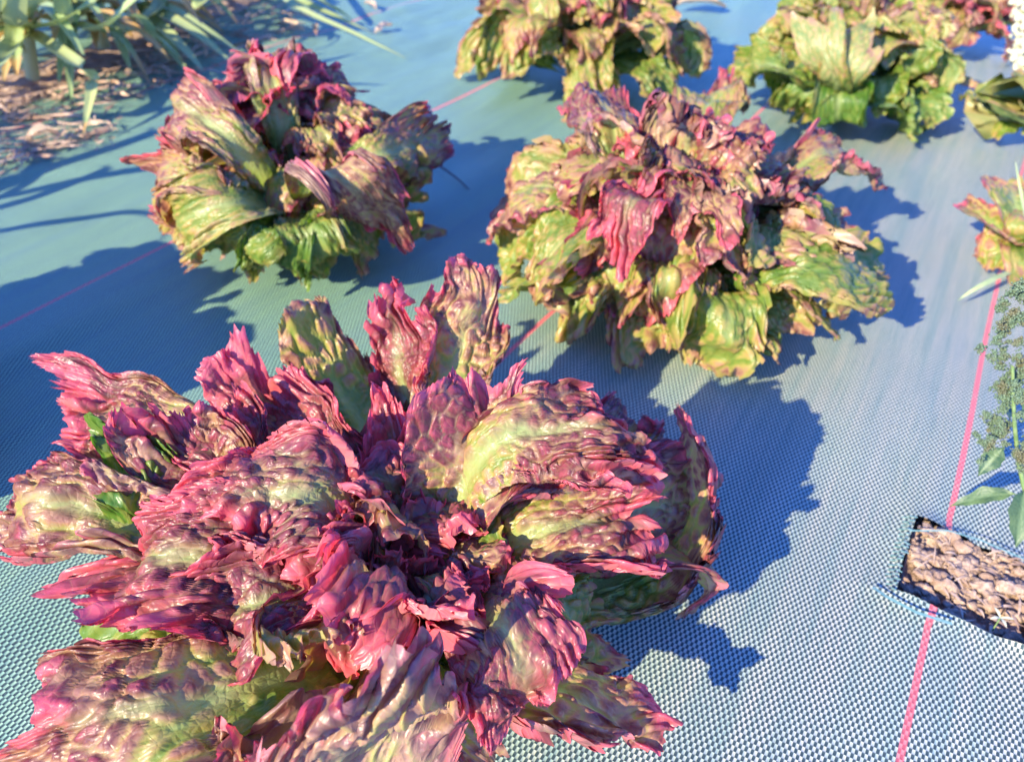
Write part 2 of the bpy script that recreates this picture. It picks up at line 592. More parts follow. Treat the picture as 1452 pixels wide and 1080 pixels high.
# ------------------------------------------------------------------ lettuce leaves
def leaf_geo(B, M, T, width, seed, red=0.6, ruf=1.0, cup=0.3, roll=0.0, twist=0.0, blis=1.0, q=1.0, side=None,
             edge=1.0, lobes=1.0, curl=0.0, wide_at=0.66, bs=1.0):
    """one lettuce leaf: B base, M a point half way along the midrib, T tip; returns verts, faces, uv, pigment"""
    r_ = np.random.default_rng(seed)
    B, M, T = (np.asarray(p, float) for p in (B, M, T))
    lm, lt = np.linalg.norm(M - B), np.linalg.norm(T - M)
    tm = min(max(lm / (lm + lt), 0.35), 0.75)
    C = (M - (1 - tm) ** 2 * B - tm * tm * T) / (2 * tm * (1 - tm))
    tt = np.linspace(0, 1, 160)[:, None]
    CP = (1 - tt) ** 2 * B + 2 * tt * (1 - tt) * C + tt ** 2 * T
    CD = nrm(2 * (1 - tt) * (C - B) + 2 * tt * (T - C))
    CS = np.concatenate([[0], np.cumsum(np.linalg.norm(np.diff(CP, axis=0), axis=1))])
    L = CS[-1]
    nr, nth = int(84 * q ** .7), int(420 * q ** .8 * min(1.0, 0.45 + width / 0.2))
    rr = np.linspace(0.03, 1, nr) ** 0.9
    TH = 1.25
    th = np.linspace(-TH, TH, nth)
    R_, A_ = np.meshgrid(rr, th, indexing='ij')
    # outline: obovate with lobes and fine teeth
    W2 = width / 2
    ph = r_.uniform(0, 50)
    an = A_ / TH
    psi = an * 2.62
    xout = W2 * np.sin(psi)
    bl_ = min(0.42, 0.66 * width / L)                      # half the length of the blade, the rest is stalk
    yout = L * ((1 - bl_) + bl_ * np.cos(psi))
    lob = 1 + lobes * (0.11 * vnoise(A_ * 3.4 + ph, A_ * 0 + 1.3, 1) + 0.045 * vnoise(A_ * 8 + ph, A_ * 0 + 4.1, 2))
    marg = 1.7 * (L * 0.75 + W2 * 1.4)                     # rough length of the margin
    nt_ = marg / 0.0036
    aw = an + 0.02 * vnoise(A_ * 9 + ph, A_ * 0, 3)
    tooth = 1 - 2 * np.abs(((aw * nt_ / 2) % 1) - 0.5)
    tooth = tooth ** 1.5 * np.clip(0.45 + 0.9 * vnoise(A_ * 15 + ph, A_ * 0, 13), 0.05, 1.2)
    rad = 0.97 * lob + sstep(0.93, 1.0, R_) * tooth * 0.0034 / (L * 0.8)
    # crumpled, frilled blade: buckles grow and get finer towards the margin
    nk = 0.22 + 0.78 * sstep(0.0, 0.60, R_)
    x, y = xout * R_ * nk * rad, yout * R_ * rad
    S0 = math.sqrt(L * width)
    fs = (0.075 / width) ** 0.6                            # small leaves carry finer frills
    k_ = ruf / fs
    qx, qy = x + 0.008 * vnoise(x * 26 + ph, y * 26, 2), y + 0.008 * vnoise(x * 26, y * 26 + ph, 4)
    w_ = sstep(0.35, 1, R_) ** 1.3
    w6 = sstep(0.60, 1, R_)
    nz = lambda f, k: vnoise(qx * f * fs + ph, qy * f * fs + k, (seed + k) % 40)
    h = 0.026 * R_ ** 2 * nz(21, 1) + 0.0100 * w_ * nz(44, 2) + 0.0042 * w6 * nz(90, 3)
    sx = 0.0048 * w_ * nz(44, 4) + 0.0022 * w6 * nz(90, 5)
    sy = 0.0048 * w_ * nz(44, 6) + 0.0022 * w6 * nz(90, 7)
    dx, dy = np.gradient(xout * R_ * nk * lob, axis=1), np.gradient(yout * R_ * lob, axis=1)
    dl = np.hypot(dx, dy) + 1e-9
    ar = np.cumsum(dl, axis=1) * fs
    am = np.clip(0.6 + 1.0 * vnoise(A_ * 3.1 + ph, R_ * 1.5 + 9, 8), 0.0, 1.5)
    am3 = np.clip(0.7 + 1.1 * vnoise(A_ * 6.3 + ph, R_ * 1.5 + 2, 9), 0.0, 1.7)
    p2 = 2 * math.pi * (ar / 0.0165 + 0.5 * vnoise(A_ * 4 + ph, R_ * 3, 5))
    p3 = 2 * math.pi * (ar / 0.0095 + 0.9 * vnoise(A_ * 9 + ph, R_ * 4, 7))
    a2 = 0.0058 * sstep(0.76, 1.0, R_) * am
    a3 = 0.0020 * sstep(0.86, 1.0, R_) * am3
    h = h + a2 * np.sin(p2) + a3 * np.sin(p3)
    tang = -(0.40 * a2 * np.sin(2 * p2) + 0.40 * a3 * np.sin(2 * p3))
    h, sx, sy = h * k_, (sx + tang * dx / dl) * k_, (sy + tang * dy / dl) * k_
    h = h - curl * S0 * R_ ** 5
    # blisters between the veins
    vein_a = 0.0
    sc = 1 / (0.0082 * bs)
    qx, qy = x + 0.003 * vnoise(x * 90, y * 90, 4), y + 0.003 * vnoise(x * 90, y * 90, 5)
    f1, f2 = cells(qx * sc, qy * sc, seed % 50)
    bl = sstep(-0.05, 0.5, f2 - f1) * (1 - 0.5 * f1 ** 2)
    f1b, f2b = cells(qx * sc * 2.1, qy * sc * 2.0, seed % 37 + 3)
    bl2 = np.sqrt(np.clip(f2b - f1b, 0, 1))
    mid = np.exp(-(np.abs(x) / (0.0022 + 0.010 * (1 - np.clip(y / L, 0, 1)) ** 1.3)) ** 2) * (1 - sstep(0.55, 0.98, y / L))
    # side veins
    sv = np.abs((((np.abs(x) * 1.15 + (L * 1.05 - y)) / (L * 0.165)) + 0.35 * np.sign(x) + 0.3 * vnoise(x * 30, y * 30, 9)) % 1 - 0.5)
    svm = np.exp(-(sv / 0.045) ** 2) * sstep(0.1, 0.3, R_) * (1 - sstep(0.62, 0.95, R_))
    bm = sstep(0.15, 0.5, R_) * (1 - 0.55 * sstep(0.9, 1, R_)) * (1 - mid)
    h = h + blis * bm * ((0.0036 * (bl - 0.45) + 0.0014 * (bl2 - 0.45)) * np.clip(0.85 + 0.6 * vnoise(x * 35, y * 35, seed % 19), 0.25, 1.3)) * (bs ** 0.5) + 0.0016 * bm * fbm(x * 160, y * 160, seed % 23, 2)
    h = h - 0.0012 * svm - 0.003 * mid
    # bend on to the midrib curve
    pig_xy = (x, y)
    x, y = x + sx, y + sy
    t = np.clip(y / L, -0.05, 1.25)
    tc = t[..., None]
    yy = np.clip(y, 0, L)
    P = np.stack([np.interp(yy, CS, CP[:, k]) for k in range(3)], -1)
    D = nrm(np.stack([np.interp(yy, CS, CD[:, k]) for k in range(3)], -1))
    P = P + D * (y - yy)[..., None]
    if side is None:
        hd = T - B
        hd = np.array([hd[0], hd[1], 0])
        if np.linalg.norm(hd) < 0.012:
            hd = np.array([M[0] - B[0], M[1] - B[1], 0.0])
        hd = nrm(hd + 1e-6)
        side = np.cross(hd, [0, 0, 1])
    S = np.asarray(side, float)
    S = nrm(S - (D * S).sum(-1, keepdims=True) * D)
    N = np.cross(S, D)
    ang = (roll + twist * tc)
    S, N = S * np.cos(ang) + N * np.sin(ang), N * np.cos(ang) - S * np.sin(ang)
    kap = cup / max(W2, 1e-4) * (0.5 + 0.9 * (1 - t))
    kap = np.where(np.abs(kap) < 1e-3, 1e-3, kap)
    xc = np.sin(np.clip(kap * x, -2.4, 2.4)) / kap
    hc = (1 - np.cos(np.clip(kap * x, -2.4, 2.4))) / kap
    V = P + S * xc[..., None] + N * (h + hc)[..., None]
    x, y = pig_xy
    # pigment: green throat, bronze blade, red margin and red blister tops
    n1 = fbm(x * 45 + seed, y * 45, 3, 3)
    pg = red * sstep(0.14, 0.88, R_ + 0.16 * n1) + 0.30 * (bl - 0.5) * sstep(.3, .6, R_) + 0.13 * n1 * R_
    pg = np.minimum(pg, 0.80)
    pg = pg + edge * (0.40 * sstep(0.93, 1.0, R_ + 0.05 * n1) + 0.06 * sstep(.6, .95, R_)) * np.clip(red * 1.5, 0.25, 1)
    pg = np.clip(pg, 0, 1)
    vein = np.clip(0.85 * mid + 0.50 * svm * (1 - 0.5 * pg) + 0.30 * (1 - sstep(0.0, 0.13, f2 - f1)) * sstep(.2, .4, R_) * (1 - sstep(.8, .95, R_)), 0, 1)
    V = V.reshape(-1, 3)
    V[:, 2] = np.maximum(V[:, 2], 0.004 + 0.002 * np.abs(h).ravel() / S0)
    A = np.stack([pg, vein, bl, np.ones_like(pg)], -1).reshape(-1, 4)
    return V, grid_faces(nr, nth)[:, ::-1].copy(), np.stack([x.ravel() + seed * .37, y.ravel() + seed * .11], 1), A


_ls = [100]


def add_leaf(root, O, B, M, T, width, **kw):
    _ls[0] += 7
    V, F, uv, A = leaf_geo(B, M, T, width, kw.pop('seed', _ls[0]), **kw)
    return mesh_obj('leaf', V, F, LETTUCE, root, O, uv, A)


def core(root, O, h=0.05, r=0.016):
    t = np.linspace(0, 1, 6)
    P = np.stack([np.full(6, O[0]), np.full(6, O[1]), O[2] - 0.02 + t * (h + 0.02)], 1)
    mesh_obj('stem', *tube(P, r * (1 - 0.5 * t), 12), CORE, root, O)


def whorl(root, O, n, rad, height, red, seed, q=0.6, hole=0.0, a0=0.0, ruf=1.0, el=(82, 12), ln=(0.07, 0.17), wd=0.9, skip=None, edge=1.0, bs=1.0, cup=(0.2, 0.45)):
    """leaves spiralling out from the heart to the skirt"""
    r_ = random.Random(seed)
    for i in range(n):
        a = a0 + i * 2.39996 + r_.uniform(-.25, .25)
        if skip and skip(a % (2 * math.pi), i / (n - 1)):
            continue
        u = i / (n - 1)
        e = math.radians(el[0] + (el[1] - el[0]) * u ** 0.8 + r_.uniform(-7, 7))
        L = (ln[0] + (ln[1] - ln[0]) * u ** 0.7) * r_.uniform(0.9, 1.1)
        out = np.array([math.cos(a), math.sin(a), 0])
        b = O + out * 0.012 + np.array([0, 0, 0.02 + 0.035 * (1 - u)])
        tip = b + out * L * math.cos(e) + np.array([0, 0, L * math.sin(e)])
        rr = np.hypot(*(tip - O)[:2])
        if rr > rad:
            tip[:2] = O[:2] + (tip - O)[:2] * rad / rr
        tip[2] = min(max(tip[2], 0.02), height)
        m = (b + tip) / 2 + np.array([0, 0, L * (0.10 + 0.16 * u)]) - out * L * 0.06 * (1 - u) + np.array([r_.uniform(-1, 1), r_.uniform(-1, 1), 0]) * L * 0.06
        add_leaf(root, O, b, m, tip, L * wd * r_.uniform(0.85, 1.15), red=np.clip(red * r_.uniform(0.75, 1.2) + 0.04 * (1 - u), 0, 1), ruf=ruf * r_.uniform(0.85, 1.2),
                 cup=r_.uniform(*cup), roll=r_.uniform(-.35, .35), twist=r_.uniform(-.5, .5), q=q, edge=edge, curl=r_.uniform(-0.02, 0.10) * u, bs=bs * (0.65 + .35 * u))


def mound(root, O, n, R, H, red, seed, q=0.6, size=(.10, .15), ruf=1.0, edge=1.0, bs=1.0, lo=6, hi=84, wd=1.0, skip=None, z0=.035):
    """leaves that arch out of the heart and close over into a rounded head"""
    r_ = random.Random(seed)
    for i in range(n):
        u = (i + .5) / n
        a = i * 2.39996 + seed + r_.uniform(-.3, .3)
        e = math.radians(hi + (lo - hi) * u ** .85 + r_.uniform(-7, 7))
        n_ = np.array([math.cos(a) * math.cos(e), math.sin(a) * math.cos(e), math.sin(e)])
        if skip and skip(a % (2 * PI), u):
            continue
        tau = np.array([math.cos(a) * math.sin(e), math.sin(a) * math.sin(e), -math.cos(e)])
        Rr = R * r_.uniform(.86, 1.05)
        Q = O + np.array([0, 0, z0]) + n_ * np.array([Rr, Rr, H * r_.uniform(.88, 1.08)])
        l = size[0] + (size[1] - size[0]) * u ** .7
        l *= r_.uniform(.85, 1.15)
        k = sstep(.25, .6, u)                              # heart leaves stand, skirt leaves hang over
        T = Q + tau * l * (.36 + .08 * k) + n_ * l * (.06 * (1 - k) + r_.uniform(-.08, .10))
        Mm = Q - tau * l * .10 + np.array([r_.uniform(-1, 1), r_.uniform(-1, 1), r_.uniform(-.5, 1)]) * l * .05
        T[2] = max(T[2], .012)
        B = O + np.array([math.cos(a), math.sin(a), 0]) * .014 + np.array([0, 0, .02 + .04 * (1 - u)])
        add_leaf(root, O, B, Mm, T, l * wd * r_.uniform(.9, 1.2), red=np.clip(red * r_.uniform(.7, 1.25) * (1.3 - .65 * u), .04, 1),
                 ruf=ruf * r_.uniform(.85, 1.25), cup=r_.uniform(-.25, .30), roll=r_.uniform(-.45, .45), twist=r_.uniform(-.5, .5), q=q, edge=edge,
                 curl=r_.uniform(-.10, .12), bs=bs * r_.uniform(.8, 1.25))


PI = math.pi


def lettuce(label, O):
    r = empty('lettuce', O)
    tag(r, label, 'lettuce', 'red leaf lettuces planted in rows through the fabric')
    return r


def px_leaves(root, O, spec, q, bs0=1.0, ruf0=1.0, w0=1.0, red0=1.0):
    for s in spec:
        (tx, ty, tz), (mx, my, mz), w = s[0], s[1], s[2] * w0
        kw = dict(s[3]) if len(s) > 3 else {}
        T, M = at(tx, ty, tz), at(mx, my, mz)
        kw['bs'] = kw.get('bs', 1.0) * bs0
        kw['ruf'] = kw.get('ruf', 1.0) * ruf0
        kw['red'] = min(kw.get('red', .6) * red0, 1.0)
        bz = kw.pop('bz', 0.03)
        d = np.array([M[0] - O[0], M[1] - O[1], 0])
        d = nrm(d + 1e-9)
        B = O + d * 0.013 + np.array([0, 0, bz])
        add_leaf(root, O, B, M, T, w, q=kw.pop('q', q), **kw)


# --- the big near plant
O1 = np.array([-0.20, 0.265, 0.0])
p1 = lettuce('largest nearest lettuce, deep purple red and sharp, cut by the bottom edge', O1)
core(p1, O1, 0.07)
px_leaves(p1, O1, [
    # back
    ((690, 375, .165), (648, 500, .125), .090, dict(red=.45, cup=.2, roll=-.2, bs=1.1)),
    ((555, 398, .155), (568, 510, .115), .080, dict(red=.75, cup=.1, roll=.5)),
    ((425, 455, .115), (490, 550, .090), .105, dict(bs=1.5, red=.30, cup=.2)),
    ((325, 480, .150), (395, 560, .125), .095, dict(red=.75, curl=.10, cup=.1)),
    ((380, 590, .105), (450, 670, .100), .095, dict(red=.85, cup=.1, roll=.3)),
    ((545, 590, .125), (562, 680, .110), .080, dict(red=.9, cup=.2)),
    # left
    ((35, 575, .100), (175, 590, .115), .095, dict(red=.60, cup=.1, roll=.5)),
    ((210, 560, .150), (285, 665, .125), .090, dict(red=.55, cup=.35, roll=.4)),
    ((300, 570, .130), (345, 670, .115), .075, dict(red=.7, cup=.2, roll=.3)),
    ((-15, 715, .085), (125, 730, .105), .085, dict(bs=1.5, red=.52, cup=.0, roll=.4)),
    ((235, 735, .140), (350, 690, .155), .105, dict(red=.80, cup=-.1, roll=.4, bs=1.1)),
    ((130, 815, .095), (260, 800, .118), .115, dict(red=.82, cup=.15, roll=.4)),
    ((215, 935, .085), (320, 870, .115), .095, dict(red=.85, cup=.1, roll=.2)),
    ((115, 890, .045), (250, 890, .060), .075, dict(bs=1.5, red=.18, cup=.2)),
    # front
    ((0, 1045, .090), (190, 1020, .105), .120, dict(red=.55, cup=.1, roll=.3, bs=1.7, edge=.6)),
    ((490, 955, .160), (480, 1110, .085), .150, dict(red=.50, cup=.2, ruf=.95, bs=1.3, edge=.8)),
    ((475, 965, .135), (440, 895, .128), .070, dict(red=.34, cup=-.1, edge=.8, ruf=.8)),
    ((420, 885, .130), (480, 850, .130), .100, dict(red=.72, cup=-.1, curl=.05)),
    ((775, 1090, .110), (755, 960, .135), .095, dict(red=.75, cup=.2, roll=-.2)),
    ((900, 1070, .030), (810, 1000, .055), .095, dict(bs=1.5, red=.45, cup=.1)),
    ((880, 920, .030), (815, 870, .060), .080, dict(red=.30, cup=.15)),
    # right
    ((930, 668, .130), (780, 606, .160), .092, dict(red=.62, cup=.05, roll=-.45, bs=1.15)),
    ((720, 540, .165), (680, 620, .150), .085, dict(red=.65, cup=.1, roll=-.2)),
    ((945, 765, .105), (830, 745, .118), .090, dict(red=.60, cup=.1, roll=-.4)),
    ((960, 572, .110), (950, 720, .060), .125, dict(red=.45, cup=.05, roll=-.2)),
    ((968, 858, .015), (940, 775, .045), .110, dict(red=.40, cup=.05, roll=-.2)),
    ((1015, 700, .060), (930, 715, .070), .105, dict(red=.45, cup=.0, roll=-.6)),
    ((930, 600, .060), (860, 640, .080), .090, dict(red=.7, cup=.1, roll=-.3)),
    # middle
    ((690, 835, .128), (620, 850, .118), .085, dict(red=.80, cup=.3)),
    ((765, 880, .105), (705, 870, .112), .085, dict(red=.75, cup=.2)),
    ((800, 810, .105), (730, 800, .108), .085, dict(red=.75, cup=.2)),
    ((610, 900, .125), (600, 870, .115), .085, dict(red=.85, cup=.3)),
    ((560, 765, 0.122), (570, 800, 0.103), .065, dict(red=.95, cup=.3, bz=.05)),
    ((475, 765, 0.117), (520, 790, 0.103), .070, dict(red=.9, cup=.3, bz=.05)),
    ((450, 700, 0.102), (510, 760, 0.096), .075, dict(red=.95, cup=.2, bz=.05)),
    ((470, 905, .115), (520, 870, .120), .080, dict(red=.85, cup=.3)),
    ((410, 830, .115), (480, 820, .120), .080, dict(red=.8, cup=.2)),
    ((570, 640, 0.122), (580, 720, 0.108), .065, dict(red=.95, cup=.3, bz=.06)),
    ((640, 615, 0.122), (628, 700, 0.108), .065, dict(red=.55, cup=.3, bz=.06)),
    ((655, 690, 0.112), (625, 760, 0.100), .060, dict(red=.9, cup=.3, bz=.06)),
    ((520, 690, 0.112), (550, 760, 0.100), .060, dict(red=.95, cup=.3, bz=.06)),
    ((735, 790, 0.102), (675, 790, 0.100), .070, dict(red=.8, cup=.3, bz=.05)),
    ((555, 705, .130), (575, 770, .105), .075, dict(red=.9, cup=.2, bz=.05)),
    ((505, 610, .105), (535, 690, .095), .080, dict(red=.25, cup=.2, bz=.04)),
    ((695, 740, .110), (660, 790, .095), .085, dict(red=.12, cup=.2, edge=.5, bz=.04)),
    ((300, 640, .120), (340, 730, .105), .085, dict(red=.9, cup=.2, roll=.3)),
    ((170, 660, .115), (250, 730, .105), .090, dict(red=.10, cup=.25, roll=.3, edge=.6)),
    ((840, 690, .115), (750, 720, .105), .080, dict(red=.7, cup=.1, roll=-.3)),
    ((650, 950, .110), (640, 900, .112), .080, dict(red=.80, cup=.1, roll=-.2)),
    ((545, 930, .110), (560, 890, .112), .075, dict(red=.85, cup=.1)),
], 1.0, 0.9, 1.10, .74, 1.22)
mound(p1, O1, 26, .105, .085, .62, 105, q=.7, size=(.05, .065), ruf=1.05, bs=.8, lo=15, hi=80)
whorl(p1, O1, 9, 0.11, 0.06, .12, 5, q=.6, el=(35, 8), ln=(.09, .12), wd=.6, edge=.5)


# --- the plant behind it to the right
O3 = np.array([-0.215, 0.735, 0.0])
p3 = lettuce('wide bronze and purple lettuce behind the nearest one, between the left and right background plants', O3)
core(p3, O3, 0.06)
px_leaves(p3, O3, [
    ((680, 310, .070), (775, 255, .125), .165, dict(red=.52, bs=1.5, ruf=.7, cup=-.2)),
    ((705, 415, .030), (790, 350, .085), .150, dict(red=.24, ruf=.8)),
    ((1230, 400, .050), (1120, 335, .115), .185, dict(red=.26, bs=1.5, ruf=.8, cup=-.15)),
    ((1180, 470, .020), (1110, 405, .065), .140, dict(red=.35, ruf=.8)),
    ((1085, 498, .012), (1045, 435, .050), .130, dict(red=.20, ruf=.9)),
    ((870, 450, .030), (885, 385, .085), .150, dict(red=.75)),
    ((960, 455, .020), (960, 390, .075), .110, dict(red=.1, edge=.4)),
    ((865, 385, .110), (890, 310, .150), .075, dict(red=.85, bz=.05)),
    ((1005, 335, .140), (990, 265, .165), .080, dict(red=.6, bs=.8)),
    ((1225, 262, .080), (1145, 230, .120), .105, dict(red=.55, ruf=1.3)),
    ((1010, 125, .110), (1000, 165, .130), .130, dict(red=.45)),
    ((850, 150, .150), (870, 190, .165), .115, dict(red=.7)),
], 0.8, 1.0, 1.0, 0.75)
mound(p3, O3, 66, .150, .130, .50, 106, q=.55, size=(.062, .085), ruf=1.1, bs=1.0, lo=2)

# --- the others
O2 = np.array([at(425, 335)[0], at(425, 335)[1], 0.0])
p2 = lettuce('rounded frilly pink and green lettuce on the left, alone in front of the leeks', O2)
core(p2, O2)
px_leaves(p2, O2, [
    ((178, 262, .090), (280, 255, .125), .090, dict(red=.55, roll=.4)),
    ((250, 165, .130), (320, 195, .160), .090, dict(red=.62, roll=.4)),
    ((370, 85, .165), (395, 150, .165), .085, dict(red=.55, cup=-.1)),
    ((615, 210, .085), (535, 215, .130), .095, dict(red=.55, roll=-.4, ruf=1.2)),
    ((605, 320, .020), (550, 290, .070), .070, dict(red=.35)),
    ((545, 330, .080), (500, 270, .140), .095, dict(red=.62, cup=-.1, roll=-.2)),
    ((240, 325, .060), (315, 290, .115), .100, dict(red=.35, roll=.3)),
    ((285, 375, .030), (350, 330, .095), .095, dict(red=.25)),
    ((370, 398, .020), (400, 345, .085), .090, dict(red=.10, edge=.6)),
    ((480, 382, .030), (450, 340, .090), .090, dict(red=.22)),
], 0.7, 1.0, 1.0, 0.8)
mound(p2, O2, 62, .120, .135, .52, 107, q=.5, size=(.055, .072), ruf=1.15, bs=.85, lo=0)

O4 = np.array([at(812, 122)[0], at(812, 122)[1], 0.0])
p4 = lettuce('pale green and rose lettuce at the top centre edge, left of the dry leaf', O4)
core(p4, O4)
mound(p4, O4, 70, .165, .155, .42, 33, q=.45, size=(.065, .085), ruf=1.15, lo=0)

O5 = np.array([at(1190, 160)[0], at(1190, 160)[1], 0.0])
p5 = lettuce('yellow green lettuce with smooth red ribbed heart leaves near the top right', O5)
core(p5, O5)
px_leaves(p5, O5, [
    ((1235, 25, .180), (1205, 80, .140), .100, dict(red=.30, ruf=.4, blis=.5, cup=.3)),
    ((1150, 15, .180), (1170, 75, .140), .090, dict(red=.30, ruf=.4, blis=.5)),
    ((1290, 70, .100), (1250, 60, .140), .110, dict(red=.70, ruf=.6)),
    ((1300, 150, .030), (1240, 140, .070), .130, dict(red=.10, edge=.3)),
    ((1195, 190, .015), (1190, 150, .070), .110, dict(red=.06, edge=.3)),
    ((1110, 160, .030), (1140, 130, .080), .100, dict(red=.18)),
    ((1045, 90, .070), (1105, 95, .110), .100, dict(red=.25)),
], 0.6, 1.0, 1.0, 0.75)
mound(p5, O5, 60, .150, .140, .28, 41, q=.45, size=(.065, .085), ruf=1.1, lo=0)
O6 = np.array([at(1335, 72)[0], at(1335, 72)[1], 0.0])
p6 = lettuce('small rosy lettuce at the top right edge, half hidden behind the yellow green one', O6)
core(p6, O6)
mound(p6, O6, 44, .130, .11, .62, 55, q=.4, size=(.06, .075))

# right edge: two young plants in the next row
O7 = np.array([at(1442, 375)[0] + .02, at(1442, 375)[1], 0.0])
p7 = lettuce('young open lettuce with few smooth leaves at the right edge, beside the red thread', O7)
core(p7, O7, .02, .008)
px_leaves(p7, O7, [
    ((1366, 282, .060), (1415, 320, .055), .070, dict(red=.55, ruf=.45, blis=.5, cup=.5, bs=1.5)),
    ((1380, 372, .012), (1425, 350, .035), .085, dict(red=.42, ruf=.5, blis=.6, bs=1.6)),
    ((1440, 250, .080), (1448, 310, .060), .080, dict(red=.4, ruf=.4, blis=.5, bs=1.5)),
    ((1500, 300, .070), (1475, 330, .060), .080, dict(red=.45, ruf=.4, blis=.5, bs=1.5)),
    ((1490, 400, .020), (1470, 370, .040), .080, dict(red=.4, ruf=.4, blis=.5, bs=1.5)),
], 0.6)
O8 = np.array([at(1462, 190)[0] + .02, at(1462, 190)[1], 0.0])
p8 = lettuce('young pale lettuce further up the right edge, below the tall flowering weed', O8)
core(p8, O8, .02, .008)
px_leaves(p8, O8, [
    ((1392, 138, .060), (1430, 165, .060), .110, dict(red=.28, ruf=.8, cup=.3)),
    ((1420, 200, .020), (1445, 180, .040), .080, dict(red=.25, ruf=.8)),
    ((1460, 110, .080), (1458, 150, .060), .090, dict(red=.3, ruf=.6)),
    ((1520, 150, .060), (1490, 170, .050), .090, dict(red=.3, ruf=.6)),
], 0.5)
# out of frame on the left: the plant whose shade crosses the cloth
O9 = np.array([-0.70, 0.115, 0.0])
p9 = lettuce('red lettuce just beyond the left edge, its shade crossing the red thread', O9)
core(p9, O9)
mound(p9, O9, 44, .150, .14, .6, 77, q=.4, size=(.065, .085))


# ------------------------------------------------------------------ leeks
def strap(root, O, pts, w, seed, tint=0.6, dry=0.0, name='leaf'):
    P = np.asarray(pts, float)
    n, m = 26, 7
    t = np.linspace(0, 1, n)
    k = np.linspace(0, 1, len(P))
    # smooth curve through the points
    Q = np.stack([np.interp(t, k, P[:, i]) for i in range(3)], 1)
    for _ in range(5):
        Q[1:-1] = 0.25 * Q[:-2] + 0.5 * Q[1:-1] + 0.25 * Q[2:]
    T = nrm(np.gradient(Q, axis=0))
    S = nrm(np.cross(T, [0.05, 0.03, 1]))
    N = np.cross(S, T)
    v = np.linspace(-1, 1, m)
    ww = w / 2 * (0.75 + 0.5 * np.sin(t * 2.6)) * (1 - t ** 3.5) ** 0.8 + 0.0004
    x = v[None] * ww[:, None]
    keel = 0.45 * np.abs(x) + 0.0012 * vnoise(t[:, None] * 9 + seed, v[None] * 1.5, seed % 9)
    V = Q[:, None] + S[:, None] * x[..., None] + N[:, None] * keel[..., None]
    s = np.broadcast_to(t[:, None], (n, m))
    pg = np.clip(0.1 + tint * sstep(0.0, 0.35, s) + 0.08 * vnoise(s * 12, v[None] * 3, seed % 11), 0, 0.75)
    pg = np.where(s > 1 - dry, 0.75 + 0.25 * sstep(1 - dry, 1 - dry * .6, s), pg)
    vein = 0.25 * (np.abs(np.sin(v[None] * 9)) < 0.3) + 0 * s
    A = np.stack([pg, vein, pg, pg * 0 + 1], -1).reshape(-1, 4)
    uv = np.stack([x + seed * .3, s * 0.05], -1).reshape(-1, 2)
    return mesh_obj(name, V.reshape(-1, 3), grid_faces(n, m)[:, ::-1].copy(), LEEK, root, O, uv, A)


def leek(label, px, py, leaves, seed, lean=(0, 0), h=0.07, xy=None):
    O = np.array([*(xy if xy else at(px, py)[:2]), 0.0])
    r = empty('leek', O)
    tag(r, label, 'leek', 'leeks along the left edge of the bed')
    t = np.linspace(0, 1, 7)
    top = O + np.array([lean[0], lean[1], h])
    P = O + (top - O) * t[:, None] + np.array([0, 0, -0.02]) * (1 - t[:, None])
    V, F = tube(P, 0.010 + 0.003 * np.exp(-t * 6), 12)
    A = np.tile(np.array([0.02, .2, 0, 1.0]), (len(V), 1))
    A[:, 0] = np.repeat(0.30 * t, 13)
    mesh_obj('stem', V, F, LEEK, r, O, V[:, :2] * 1.0, A)
    R_ = random.Random(seed)
    leaves = list(leaves) + [(R_.uniform(0, 6.28), R_.uniform(.12, .26), R_.uniform(.01, .08), R_.uniform(.03, .10)) for _ in range(16)]
    for i, lf in enumerate(leaves):
        if isinstance(lf, tuple) and len(lf) == 4:          # azimuth, reach, rise, droop
            a, reach, rise, drp = lf
            d = np.array([math.cos(a), math.sin(a), 0])
            pts = [O + (top - O) * .6, top + d * reach * .12 + [0, 0, rise * .5], top + d * reach * .5 + [0, 0, rise],
                   top + d * reach * .82 + [0, 0, rise - drp * .5], top + d * reach + [0, 0, rise - drp]]
            pts = [np.array([p[0], p[1], max(p[2], .006)]) for p in pts]
        else:
            pts = [O + (top - O) * .6, top] + [at(*p) for p in lf]
        own = not (isinstance(lf, tuple) and len(lf) == 4)
        strap(r, O, pts, R_.uniform(.018, .026) if own else R_.uniform(.011, .022), seed * 10 + i, tint=R_.uniform(.22, .45) if own else R_.uniform(.35, .62), dry=R_.choice([0, .06]) if own else R_.choice([0, .12, .25, .9, .9]))
    return r


